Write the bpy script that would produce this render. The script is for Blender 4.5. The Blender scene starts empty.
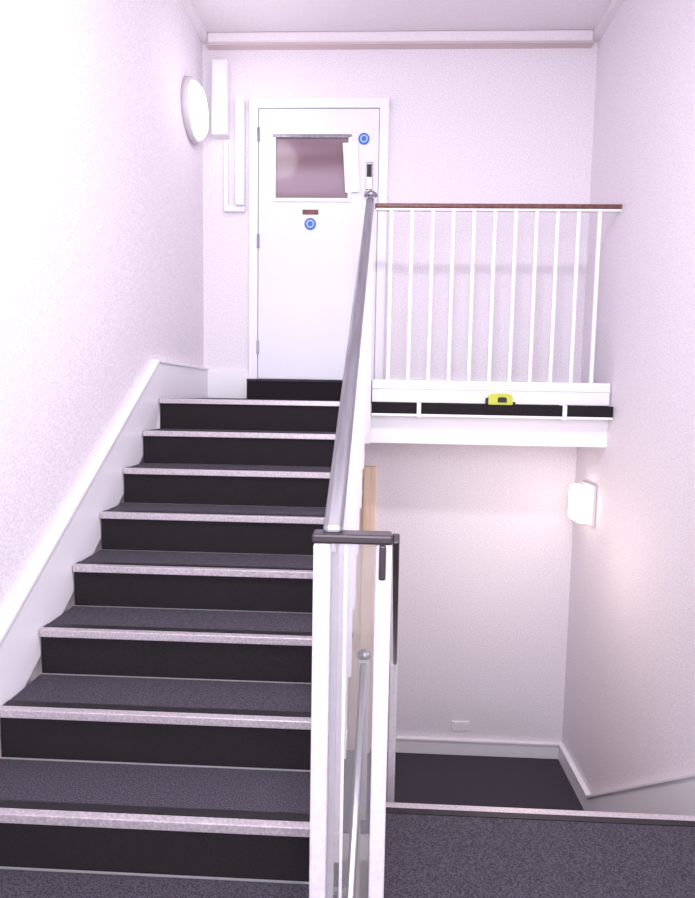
import bpy, math, bmesh
from mathutils import Vector, Matrix, Euler
S=bpy.context.scene
E=2.90            # eye height above lower floor
U=E-0.04          # upper landing
r=.180; g=.272
HL=U-9*r          # half landing level
XL=-1.33; XR=1.59; YW=4.70; YB=-1.15; ZC=E+2.66; ZB=-1.5

# ---------------- materials
def mat(name,col,rough=.6,metal=0,noise=None,bump=0,emis=None,es=0,scale=200,detail=3,stretch=None):
    m=bpy.data.materials.new(name); m.use_nodes=True
    nt=m.node_tree; b=nt.nodes['Principled BSDF']
    b.inputs['Base Color'].default_value=(*col,1)
    b.inputs['Roughness'].default_value=rough
    b.inputs['Metallic'].default_value=metal
    if noise or bump:
        tc=nt.nodes.new('ShaderNodeTexCoord'); n=nt.nodes.new('ShaderNodeTexNoise')
        n.inputs['Scale'].default_value=scale; n.inputs['Detail'].default_value=detail
        src=tc.outputs['Object']
        if stretch:
            mp=nt.nodes.new('ShaderNodeMapping'); mp.inputs['Scale'].default_value=stretch
            nt.links.new(src,mp.inputs['Vector']); src=mp.outputs['Vector']
        nt.links.new(src,n.inputs['Vector'])
        if noise:
            cr=nt.nodes.new('ShaderNodeValToRGB')
            cr.color_ramp.elements[0].position=.36; cr.color_ramp.elements[1].position=.64
            cr.color_ramp.elements[0].color=(*col,1); cr.color_ramp.elements[1].color=(*noise,1)
            nt.links.new(n.outputs['Fac'],cr.inputs['Fac']); nt.links.new(cr.outputs['Color'],b.inputs['Base Color'])
        if bump:
            bp=nt.nodes.new('ShaderNodeBump'); bp.inputs['Strength'].default_value=bump; bp.inputs['Distance'].default_value=.002
            nt.links.new(n.outputs['Fac'],bp.inputs['Height']); nt.links.new(bp.outputs['Normal'],b.inputs['Normal'])
    if emis:
        b.inputs['Emission Color'].default_value=(*emis,1); b.inputs['Emission Strength'].default_value=es
    return m
M_wall=mat('wall_paint',(.73,.67,.745),.75,noise=(.90,.84,.895),bump=.2,scale=110)
M_ceil=mat('ceiling_paint',(.78,.72,.77),.8,noise=(.87,.81,.85),scale=120)
M_white=mat('white_gloss',(.87,.845,.90),.35)
M_post=mat('post_paint',(.70,.64,.70),.4,noise=(.78,.72,.78),scale=60)
M_carpet=mat('carpet',(.016,.013,.020),.95,noise=(.078,.066,.092),bump=.5,scale=190)
M_riser=mat('riser_rubber',(.004,.0025,.004),.95,noise=(.013,.008,.012),scale=190)
M_nose=mat('nosing_alu',(.42,.37,.41),.35,.35,noise=(.60,.53,.58),scale=120)
M_black=mat('black_insert',(.008,.007,.010),.5)
M_brown=mat('dark_wood',(.10,.035,.03),.4,noise=(.2,.07,.06),scale=40)
M_tan=mat('tan_wood',(.76,.54,.40),.5,noise=(.84,.66,.52),scale=30,stretch=(1,1,.1))
M_steel=mat('rail_steel',(.27,.265,.30),.28,.85,noise=(.36,.35,.39),scale=60,stretch=(1,.05,.05))
M_dsteel=mat('dark_rail',(.07,.055,.065),.3,.6)
M_door=mat('door_paint',(.80,.79,.88),.4)
M_blue=mat('sign_blue',(.03,.16,.55),.4)
M_paper=mat('paper',(.85,.85,.9),.8)
M_glass=mat('door_glass',(.20,.12,.15),.15,0,noise=(.34,.25,.31),scale=2.2,detail=1,stretch=(.4,1,2.2))
M_yellow=mat('yellow_plastic',(.55,.58,.05),.4)
M_lampc=mat('lamp_diffuser',(1,.97,1),.4,emis=(1,.96,1),es=2.0)
M_lampw=mat('lamp_diffuser_warm',(1,.92,.82),.4,emis=(1,.93,.84),es=3)
M_rim=mat('lamp_rim',(.62,.57,.62),.4)
M_bead=mat('coving_bead_paint',(.62,.50,.52),.6)
# clear panel: thin sheet, mostly transparent with a faint sheen
M_pane=bpy.data.materials.new('clear_pane'); M_pane.use_nodes=True
nt=M_pane.node_tree; nt.nodes.remove(nt.nodes['Principled BSDF'])
tr=nt.nodes.new('ShaderNodeBsdfTransparent'); tr.inputs[0].default_value=(.96,.97,.97,1)
gl=nt.nodes.new('ShaderNodeBsdfDiffuse'); gl.inputs[0].default_value=(.85,.82,.86,1)
gs=nt.nodes.new('ShaderNodeBsdfGlossy'); gs.inputs['Roughness'].default_value=.05
mx=nt.nodes.new('ShaderNodeMixShader'); mx.inputs[0].default_value=.10
mx2=nt.nodes.new('ShaderNodeMixShader'); mx2.inputs[0].default_value=.06
nt.links.new(tr.outputs[0],mx.inputs[1]); nt.links.new(gl.outputs[0],mx.inputs[2])
nt.links.new(mx.outputs[0],mx2.inputs[1]); nt.links.new(gs.outputs[0],mx2.inputs[2])
nt.links.new(mx2.outputs[0],nt.nodes['Material Output'].inputs['Surface'])

# ---------------- helpers
def top(name):
    o=bpy.data.objects.new(name,None); o.empty_display_size=.1
    S.collection.objects.link(o); return o
def link(me,name,m,parent):
    o=bpy.data.objects.new(name,me); S.collection.objects.link(o)
    if m: me.materials.append(m)
    if parent: o.parent=parent
    return o
def box(name,x0,x1,y0,y1,z0,z1,m,parent=None,bev=0):
    vs=[(x,y,z) for z in(z0,z1) for y in(y0,y1) for x in(x0,x1)]
    fs=[(0,2,3,1),(4,5,7,6),(0,1,5,4),(2,6,7,3),(0,4,6,2),(1,3,7,5)]
    me=bpy.data.meshes.new(name); me.from_pydata(vs,[],fs); me.update()
    o=link(me,name,m,parent)
    if bev:
        b=o.modifiers.new('b','BEVEL'); b.width=bev; b.segments=2
    return o
def prism(name,poly,x0,x1,m,parent=None):
    n=len(poly)
    vs=[(x0,y,z) for y,z in poly]+[(x1,y,z) for y,z in poly]
    fs=[tuple(range(n-1,-1,-1)),tuple(range(n,2*n))]+[(i,(i+1)%n,n+(i+1)%n,n+i) for i in range(n)]
    me=bpy.data.meshes.new(name); me.from_pydata(vs,[],fs); me.update()
    bm=bmesh.new(); bm.from_mesh(me); bmesh.ops.recalc_face_normals(bm,faces=bm.faces); bm.to_mesh(me); bm.free()
    return link(me,name,m,parent)
def bar(name,pts,w,h,m,parent=None,bev=.004,seg=2):
    vs=[];fs=[]
    P=[Vector(p) for p in pts]; n=len(P)
    for i,p in enumerate(P):
        d=(P[min(i+1,n-1)]-P[max(i-1,0)]).normalized()
        up=Vector((0,0,1))
        if abs(d.z)>.98: up=Vector((0,1,0))
        s=d.cross(up).normalized(); u=s.cross(d).normalized()
        for a,b in((-1,-1),(1,-1),(1,1),(-1,1)): vs.append(tuple(p+s*a*w/2+u*b*h/2))
    for i in range(n-1):
        for k in range(4):
            a=i*4+k;b=i*4+(k+1)%4; fs.append((a,b,b+4,a+4))
    fs+=[(3,2,1,0),tuple(range(4*n-4,4*n))]
    me=bpy.data.meshes.new(name); me.from_pydata(vs,[],fs); me.update()
    o=link(me,name,m,parent)
    if bev:
        b=o.modifiers.new('b','BEVEL'); b.width=bev; b.segments=seg; b.limit_method='ANGLE'
    return o
def lathe(name,prof,m,parent,loc,axis='Z',seg=40):
    vs=[];fs=[];n=len(prof)
    for i in range(seg):
        a=2*math.pi*i/seg
        for R,h in prof: vs.append((R*math.cos(a),R*math.sin(a),h))
    for i in range(seg):
        j=(i+1)%seg
        for k in range(n-1): fs.append((i*n+k,j*n+k,j*n+k+1,i*n+k+1))
    fs.append(tuple(i*n+n-1 for i in range(seg))); fs.append(tuple(i*n for i in reversed(range(seg))))
    me=bpy.data.meshes.new(name); me.from_pydata(vs,[],fs); me.update()
    for p in me.polygons: p.use_smooth=len(p.vertices)==4
    o=link(me,name,m,parent); o.location=loc
    if axis=='X': o.rotation_euler=(0,math.pi/2,0)
    if axis=='-Y': o.rotation_euler=(math.pi/2,0,0)
    return o

# ---------------- shell
box('wall_left',XL-.12,XL,YB,YW,ZB,ZC,M_wall)
box('wall_right',XR,XR+.12,YB,YW,ZB,ZC,M_wall)
box('wall_back',XL-.12,XR+.12,YW,YW+.12,ZB,ZC,M_wall)
wf=top('wall_front')
wx0,wx1,wz0,wz1=-.95,1.25,HL+1.0,HL+3.4
box('pier_l',XL-.12,wx0,YB-.12,YB,ZB,ZC,M_wall,wf); box('pier_r',wx1,XR+.12,YB-.12,YB,ZB,ZC,M_wall,wf)
box('below',wx0,wx1,YB-.12,YB,ZB,wz0,M_wall,wf); box('above',wx0,wx1,YB-.12,YB,wz1,ZC,M_wall,wf)
box('ceiling',XL-.12,XR+.12,YB-.12,YW+.12,ZC,ZC+.1,M_ceil)
box('floor',XL-.12,XR+.12,YB-.12,YW+.12,ZB-.1,ZB,M_carpet)
wd=top('added_window')  # unseen window behind the camera, added to frame the cool fill light
for nm,a in (('sill',(wx0,wx1,YB-.12,YB+.04,wz0,wz0+.05)),('head',(wx0,wx1,YB-.1,YB,wz1-.05,wz1)),
             ('jamb_l',(wx0,wx0+.05,YB-.1,YB,wz0+.05,wz1-.05)),('jamb_r',(wx1-.05,wx1,YB-.1,YB,wz0+.05,wz1-.05)),
             ('mullion',(.13,.17,YB-.09,YB-.03,wz0+.05,wz1-.05))):
    box(nm,*a,M_white,wd)
tc=top('trim_1')
prism('coving_left',[(YB,ZC-.001),(YW,ZC-.001),(YW,ZC-.06),(YB,ZC-.06)],XL,XL+.05,M_ceil,tc)
box('coving_back',XL+.05,XR-.05,YW-.06,YW,ZC-.08,ZC-.001,M_ceil,tc,.015)
box('coving_bead',XL+.05,XR-.05,YW-.07,YW-.0,ZC-.1,ZC-.085,M_bead,tc)
box('coving_right',XR-.05,XR,YB,YW,ZC-.06,ZC-.001,M_ceil,tc)

# ---------------- half landing
hl=top('floor_half_landing')
YN=2.32; XE=.04; YS=3.60-8*g
box('slab_near',XL,XR,YB,1.21,HL-.2,HL-.012,M_white,hl)
box('slab_right',XE,XR,1.21,YN,HL-.2,HL-.012,M_white,hl)
box('carpet_near',XL,XR,YB,1.21,HL-.012,HL,M_carpet,hl)
box('carpet_right',XE,XR,1.21,YN-.02,HL-.012,HL,M_carpet,hl)
box('nosing_strip',XE-.006,XR,YN-.024,YN+.010,HL-.035,HL+.002,M_nose,hl,.003)
box('nosing_insert',XE,XR,YN-.055,YN-.024,HL,HL+.003,M_black,hl)

# ---------------- flights
def flight(name,x0,x1,ytop,ztop,n,rr,gg,sgn,mside=M_white,nose_top=True):
    P=top(name)
    prof=[]
    for i in range(n+1):
        y=ytop+sgn*i*gg; z=ztop-i*rr-.03
        yy=y-sgn*.02
        if i>0: prof.append((ytop+sgn*(i-1)*gg-sgn*.02,z))
        prof.append((yy,z))
    yl,zl=prof[-1]
    prof=[(ytop-sgn*.02,ztop-.03)]+prof[1:]
    prof.append((yl,zl-.16)); prof.append((ytop-sgn*.02,ztop-.03-.28))
    prism('stringer_body',prof,x0+.005,x1-.005,mside,P)
    for i in range(n+1):
        y=ytop+sgn*i*gg; z=ztop-i*rr
        if i>0 :
            a,b=sorted((y,y-sgn*(gg-.005)))
            box('tread_%d'%i,x0,x1-.0,a,b,z-.03,z,M_carpet,P)
        if i>0 or nose_top:
            a,b=sorted((y-sgn*.022,y+sgn*.008)); box('nosing_%d'%i,x0,x1+.006,a,b,z-.027,z+.003,M_nose,P,.003)
            a,b=sorted((y-sgn*.022,y-sgn*.055)); box('nosing_insert_%d'%i,x0,x1,a,b,z-.01,z+.003,M_black,P)
        if i<n:
            a,b=sorted((y-sgn*.02,y-sgn*.005)); box('riser_%d'%i,x0,x1,a,b,z-rr,z-.027,M_riser,P)
    return P
XS=-.155
f1=flight('staircase',XL+.04,XS,3.60,U,8,r,g,-1)
box('riser_8',XL+.04,XS,YS+.005,YS+.02,HL,U-8*r-.027,M_riser,f1)
box('landing_infill',XL+.04,XS,1.21,YS+.02,HL-.2,HL,M_carpet,f1)
r2=HL/7; g2=.24
f2=flight('staircase',XE,XR-.03,YN,HL,6,r2,g2,1,nose_top=False)
box('riser_6',XE,XR-.03,YN+6*g2-.02,YN+6*g2-.005,0,HL-6*r2-.03,M_riser,f2)
f3=flight('staircase',XL+.04,XS,3.75,0,7,.18,.265,-1)

lf=top('floor_lower')
yfl=YN+6*g2
box('carpet_a',XL,XS,3.75,YW,-.012,0,M_carpet,lf); box('carpet_b',XS,XR,yfl,YW,-.012,0,M_carpet,lf)
box('slab_a',XL,XS,3.78,YW,-.2,-.012,M_white,lf); box('slab_b',XS,XR,yfl,YW,-.2,-.012,M_white,lf)

# ---------------- upper landing
YL=4.12
ul=top('floor_upper_landing')
box('carpet_a',XL,XS,3.60,YW,U-.012,U,M_carpet,ul)
box('carpet_b',XS,XR,YL,YW,U-.012,U,M_carpet,ul)
box('slab_a',XL,XS,3.62,YW,U-.28,U-.012,M_white,ul)
box('slab_b',XS,XR,YL,YW,U-.28,U-.012,M_white,ul)
box('door_step',-.93,.08,4.42,YW,U,U+.135,M_riser,ul)
box('door_step_top',-.93,.08,4.41,YW,U+.135,U+.15,M_carpet,ul)

# ---------------- skirtings
bl=top('baseboard_left')
def skline(y): return U+.22-(3.60-y)*r/g
poly=[(YW,U),(YW,U+.22),(3.60,U+.22),(1.15,skline(1.15)),(YB,skline(1.15)),(YB,HL),(1.15,HL),(1.2,HL-.05),(3.5,U-.22),(3.65,U)]
prism('board',poly,XL,XL+.035,M_white,bl)
bar('cap',[(XL+.022,YW,U+.226),(XL+.022,3.60,U+.226),(XL+.022,1.15,skline(1.15)+.006)],.044,.02,M_white,bl,.004)
bb=top('baseboard_back'); box('board',XL+.035,-.97,YW-.03,YW,U,U+.22,M_white,bb,.005)
box('board_right',.12,XR,YW-.03,YW,U,U+.18,M_white,bb,.005)
bk=top('baseboard_back'); box('board',.10,XR,YW-.025,YW,0,.13,M_white,bk,.005); box('bead',.10,XR,YW-.035,YW,.115,.135,M_white,bk,.004)
br=top('baseboard_right')
yf=4.03; sl=.79
def sk2(y): return .13+(yf-y)*sl
ye=YN+.0
prism('board',[(YW-.03,0),(YW-.03,.13),(yf,.13),(ye,sk2(ye)),(YB,sk2(ye)),(YB,HL),(YN,HL),(YN,HL-.1),(yfl,0)],XR-.03,XR,M_white,br)
bar('cap',[(XR-.02,YW-.03,.135),(XR-.02,yf,.135),(XR-.02,ye,sk2(ye)+.005),(XR-.02,YB,sk2(ye)+.005)],.04,.018,M_white,br,.003)

# ---------------- door
d=top('door_1')
dx0,dx1=-.97,.08; dz0=U+.15; dz1=E+2.19; yd=YW
box('jamb_left',dx0,dx0+.07,yd-.04,yd,dz0,dz1,M_white,d,.006); box('jamb_right',dx1-.07,dx1,yd-.04,yd,dz0,dz1,M_white,d,.006)
box('head',dx0,dx1,yd-.045,yd,dz1-.06,dz1+.01,M_white,d,.006)
lx0,lx1=dx0+.075,dx1-.075
gx0,gx1=-.775,-.21; gz1=E+1.93; gz0=E+1.47
lt=dz1-.065
box('leaf_left',lx0,gx0,yd-.03,yd-.002,dz0+.01,lt,M_door,d); box('leaf_right',gx1,lx1,yd-.03,yd-.002,dz0+.01,lt,M_door,d)
box('leaf_top',gx0,gx1,yd-.03,yd-.002,gz1,lt,M_door,d); box('leaf_bottom',gx0,gx1,yd-.03,yd-.002,dz0+.01,gz0,M_door,d)
box('glass',gx0,gx1,yd-.02,yd-.012,gz0,gz1,M_glass,d)
for nm,a in(('bead_t',(gx0-.015,gx1+.015,gz1-.012,gz1+.012)),('bead_b',(gx0-.015,gx1+.015,gz0-.018,gz0+.01)),('bead_l',(gx0-.018,gx0+.01,gz0,gz1)),('bead_r',(gx1-.01,gx1+.018,gz0,gz1))):
    box(nm,a[0],a[1],yd-.04,yd-.012,a[2],a[3],M_steel if nm=='bead_t' else M_white,d,.003)
pn=box('paper_notice',-.055,.055,-.001,.001,-.18,.18,M_paper,d); pn.location=(-.195,yd-.043,gz0+.23); pn.rotation_euler=(0,math.radians(-4),0)
def disc(nm,x,z,R):
    lathe(nm,[(R,0),(R,.006)],M_blue,d,(x,yd-.031,z),'-Y',28)
    lathe(nm+'_rim',[(R*.62,0),(R*.62,.008)],M_paper,d,(x,yd-.031,z),'-Y',24)
    lathe(nm+'_centre',[(R*.5,0),(R*.5,.0095)],M_blue,d,(x,yd-.031,z),'-Y',24)
disc('mandatory_sign_a',-.105,E+1.91,.042); disc('mandatory_sign_b',-.50,E+1.29,.044)
box('name_plate',-.56,-.44,yd-.037,yd-.03,E+1.36,E+1.395,M_brown,d,.002)
box('keypad',-.085,-.035,yd-.05,yd-.03,E+1.54,E+1.74,M_steel,d,.004)
box('keypad_keys',-.078,-.042,yd-.056,yd-.05,E+1.63,E+1.72,M_black,d,.002)
lathe('knob',[(.012,0),(.012,.03),(.026,.035),(.03,.05),(.022,.065)],M_steel,d,(-.06,yd-.03,E+1.50),'-Y',24)
for i,z in enumerate((dz0+.2,dz0+1.0,dz1-.3)): box('hinge_%d'%i,lx0-.012,lx0+.008,yd-.045,yd-.03,z,z+.1,M_steel,d,.002)

jb=top('electrical_box')
yw=YW-.001
box('case',-1.24,-1.12,yw-.09,yw,E+1.92,E+2.45,M_white,jb,.006); box('lid',-1.23,-1.13,yw-.1,yw-.09,E+1.94,E+2.43,M_white,jb,.004)
box('trunking_vertical',-1.07,-1.0,yw-.06,yw,E+1.42,E+2.18,M_white,jb,.004); box('trunking_cover',-1.06,-1.01,yw-.068,yw-.06,E+1.42,E+2.18,M_white,jb,.002)
box('conduit',-1.16,-1.13,yw-.035,yw,E+1.42,E+1.90,M_white,jb,.004); box('conduit_foot',-1.16,-1.0,yw-.035,yw,E+1.38,E+1.42,M_white,jb,.004)

bw=top('bulkhead_wall_lamp')
LZ=E+1.98
lathe('base',[(.21,0),(.21,.035),(.195,.045)],M_rim,bw,(XL+.001,4.38,LZ),'X')
lathe('diffuser',[(.188,.035),(.18,.065),(.15,.09),(.09,.105),(.02,.11)],M_lampc,bw,(XL+.001,4.38,LZ),'X')
sw=top('wall_lamp')
box('back_plate',XR-.025,XR-.001,4.24,4.50,E-.90,E-.60,M_rim,sw,.006)
box('diffuser',XR-.125,XR-.025,4.26,4.48,E-.88,E-.62,M_lampw,sw,.03)
so=top('wall_socket')
box('plate',.70,.84,YW-.012,YW,.20,.28,M_white,so,.004)
for i,x in enumerate((.725,.795)): box('switch_%d'%i,x,x+.02,YW-.018,YW-.012,.245,.265,M_white,so,.002)
ds=top('door_2')
box('jamb',-.06,.04,YW-.05,YW,0,E-.55,M_tan,ds,.006); box('jamb_far',-1.0,-.9,YW-.05,YW,0,E-.55,M_tan,ds,.006)
box('head',-.9,-.06,YW-.05,YW,E-.65,E-.55,M_tan,ds,.006); box('leaf',-.9,-.06,YW-.03,YW,0.01,E-.65,M_tan,ds)
box('panel',-.78,-.18,YW-.04,YW-.03,.25,E-.95,M_tan,ds,.006)
lathe('knob',[(.012,0),(.012,.03),(.026,.035),(.03,.05),(.022,.065)],M_steel,ds,(-.14,YW-.03,1.0),'-Y',24)

# ---------------- upper flight banister
ub=top('stair_banister')
A=Vector((-.092,YS+.04,E-.345)); B=Vector((-.04,3.98,E+1.255))
bar('handrail',[A,B],.050,.035,M_steel,ub,.014,4)
bar('core_rail',[A+Vector((.0,0,-.035)),B+Vector((.0,0,-.035))],.016,.03,M_post,ub,.002)
yn=YS+.05
box('newel_start',-.138,-.095,yn-.035,yn+.035,HL-.35,E-.364,M_post,ub,.006)
box('newel_mid',.016,.056,yn-.025,yn+.025,HL-.35,E-.364,M_post,ub,.006)
box('glass_panel',-.095,.016,yn-.004,yn+.004,HL-.30,E-.364,M_pane,ub)
box('glass_edge_strip',-.062,-.054,yn-.008,yn+.008,HL-.35,E-.364,M_post,ub)
box('bottom_rail',-.095,.016,yn-.012,yn+.012,HL-.34,HL-.30,M_post,ub)
box('level_rail',-.142,.057,yn-.032,yn+.028,E-.364,E-.340,M_dsteel,ub,.006)
box('rail_end_drop',.024,.041,yn-.04,yn-.025,E-.45,E-.364,M_dsteel,ub,.004)
box('newel_top',-.07,-.01,3.97,4.03,U-.28,E+1.27,M_post,ub,.006)
lathe('newel_cap',[(.03,0),(.045,.012),(.04,.03),(.015,.045)],M_steel,ub,(-.04,4.0,E+1.27),'Z',24)
for i in range(1,9):
    y=3.60-i*g+.12; t=(y-A.y)/(B.y-A.y); x=A.x+t*(B.x-A.x); z=A.z+t*(B.z-A.z)
    box('spindle_%d'%i,x-.010,x+.010,y-.010,y+.010,U-i*r-.20,z-.02,M_post,ub)
    box('spindle_bracket_%d'%i,XS-.005,x+.012,y-.012,y+.012,U-i*r-.13,U-i*r-.10,M_post,ub)
# lower flight banister
lb=top('stair_banister')
C=Vector((.066,yn,E-.352)); D=Vector((.145,3.0,E-1.37))
bar('handrail',[C,D],.018,.028,M_dsteel,lb,.004)
box('newel_end',.118,.158,2.98,3.02,HL-4*r2,D.z,M_post,lb,.006)
# basement flight banister
gb=top('stair_banister')
P1=Vector((-.02,3.90,E-1.78)); P2=Vector((-.10,1.6,E-1.78-.68*2.3))
bar('handrail',[P1,P2],.05,.035,M_steel,gb,.014,4)
box('newel',-.055,.015,3.87,3.94,0,E-1.76,M_post,gb,.006)
lathe('newel_cap',[(.03,0),(.05,.012),(.045,.04),(.015,.06)],M_steel,gb,(-.02,3.905,E-1.76),'Z',24)
for i in range(1,8):
    y=3.75-i*.265+.12; t=(y-P1.y)/(P2.y-P1.y); x=P1.x+t*(P2.x-P1.x); z=P1.z+t*(P2.z-P1.z)
    box('spindle_%d'%i,x-.01,x+.01,y-.01,y+.01,-i*.18-.2,z-.015,M_post,gb)
    box('spindle_bracket_%d'%i,XS-.005,x+.012,y-.012,y+.012,-i*.18-.13,-i*.18-.1,M_post,gb)

# ---------------- landing balustrade
lbal=top('landing_balustrade')
zr=E+1.25; xb0=-.005
bar('handrail',[(-.03,YL-.02,zr),(XR,YL-.02,zr)],.05,.028,M_brown,lbal,.006)
bar('under_rail',[(xb0,YL-.02,zr-.022),(XR,YL-.02,zr-.022)],.03,.016,M_white,lbal,.002)
box('toe_board',xb0,XR-.01,YL-.035,YL-.005,U,U+.15,M_white,lbal,.004)
box('toe_bead',xb0,XR-.01,YL-.042,YL-.035,U+.09,U+.105,M_white,lbal,.002)
nsp=11
for i in range(nsp):
    x=.10+i*(XR-.0-.10)/nsp
    box('spindle_%d'%i,x-.012,x+.012,YL-.032,YL-.008,U+.15,zr-.03,M_white,lbal,.003)
ed=top('trim_2')
box('landing_edge_strip',xb0,XR-.005,YL-.09,YL,U-.075,U-.004,M_riser,ed)
box('edge_bead',xb0,XR-.005,YL-.095,YL,U-.092,U-.075,M_white,ed,.003)
for i,x in enumerate((.31,1.27)): box('fixing_%d'%i,x-.014,x+.014,YL-.1,YL,U-.10,U+.0,M_white,ed,.003)

tm=top('tape_measure')
zx=U-.004; cx=.85
def rounded(nm,w,h,y0,y1,m,rc=.025,off=(0,0)):
    pts=[]
    for cxx,cz,a0 in((w/2-rc,h-rc,0),(-w/2+rc,h-rc,90),(-w/2+.006,.006,180),(w/2-.006,.006,270)):
        R=rc if a0<180 else .006
        for k in range(5):
            a=math.radians(a0+k*22.5); pts.append((cx+off[0]+cxx+R*math.cos(a),zx+off[1]+cz+R*math.sin(a)))
    n=len(pts); vs=[(x,y0,z) for x,z in pts]+[(x,y1,z) for x,z in pts]
    fs=[tuple(range(n)),tuple(range(2*n-1,n-1,-1))]+[(i,n+i,n+(i+1)%n,(i+1)%n) for i in range(n)]
    me=bpy.data.meshes.new(nm); me.from_pydata(vs,[],fs); me.update()
    return link(me,nm,m,tm)
rounded('case',.16,.075,YL-.085,YL-.045,M_yellow,.035)
rounded('side_label',.06,.035,YL-.089,YL-.085,M_black,.015,(.01,.015))
box('blade_tip',cx+.075,cx+.10,YL-.075,YL-.055,zx+.004,zx+.02,M_black,tm,.002)
box('grip',cx-.095,cx-.066,YL-.08,YL-.05,zx,zx+.045,M_black,tm,.006)

cl=top('added_ceiling_lamp')  # unseen fixture above the frame, added to go with the overhead fill
lathe('base',[(.24,0),(.24,-.03),(.22,-.05)],M_white,cl,(.15,1.3,ZC),'Z')
lathe('diffuser',[(.21,-.04),(.2,-.08),(.12,-.11),(.02,-.12)],M_lampc,cl,(.15,1.3,ZC),'Z')

# ---------------- lights
def light(nm,kind,loc,en,col,rot=(0,0,0),**k):
    l=bpy.data.lights.new(nm,kind); l.energy=en; l.color=col
    for a,b in k.items(): setattr(l,a,b)
    o=bpy.data.objects.new(nm,l); S.collection.objects.link(o); o.location=loc; o.rotation_euler=rot; return o
light('added_window_fill','AREA',(.15,YB-.02,(wz0+wz1)/2),104,(.95,.96,1),(math.radians(90),0,0),shape='RECTANGLE',size=2.0,size_y=2.2)  # added cool fill from behind the camera, set in the invented window
light('added_ceiling_fill','AREA',(.15,1.3,ZC-.16),72,(1,.975,.99),shape='DISK',size=.4)  # added overhead fill under the invented ceiling fixture
light('bulkhead_light','POINT',(XL+.5,4.1,LZ),4.5,(1,.96,.98),shadow_soft_size=.15)
light('wall_lamp_light','POINT',(XR-.6,3.75,E-.95),9,(1,.83,.70),shadow_soft_size=.25)
light('basement_light','POINT',(.8,2.6,-.2),12,(1,.85,.75),shadow_soft_size=.15)
w=bpy.data.worlds.new('World'); S.world=w; w.use_nodes=True
w.node_tree.nodes['Background'].inputs[0].default_value=(.8,.85,1,1); w.node_tree.nodes['Background'].inputs[1].default_value=1

# ---------------- camera
cd=bpy.data.cameras.new('camera'); cd.sensor_fit='HORIZONTAL'; cd.sensor_width=36; cd.lens=36*600/695
cam=bpy.data.objects.new('camera',cd); S.collection.objects.link(cam)
R=Matrix.Rotation(math.radians(2.3),4,'Z')@Matrix.Rotation(math.radians(90-5.1),4,'X')@Matrix.Rotation(math.radians(1.0),4,'Z')
cam.matrix_world=Matrix.Translation((0,0,E))@R
cd.clip_start=.02
S.camera=cam
S.view_settings.view_transform='Standard'
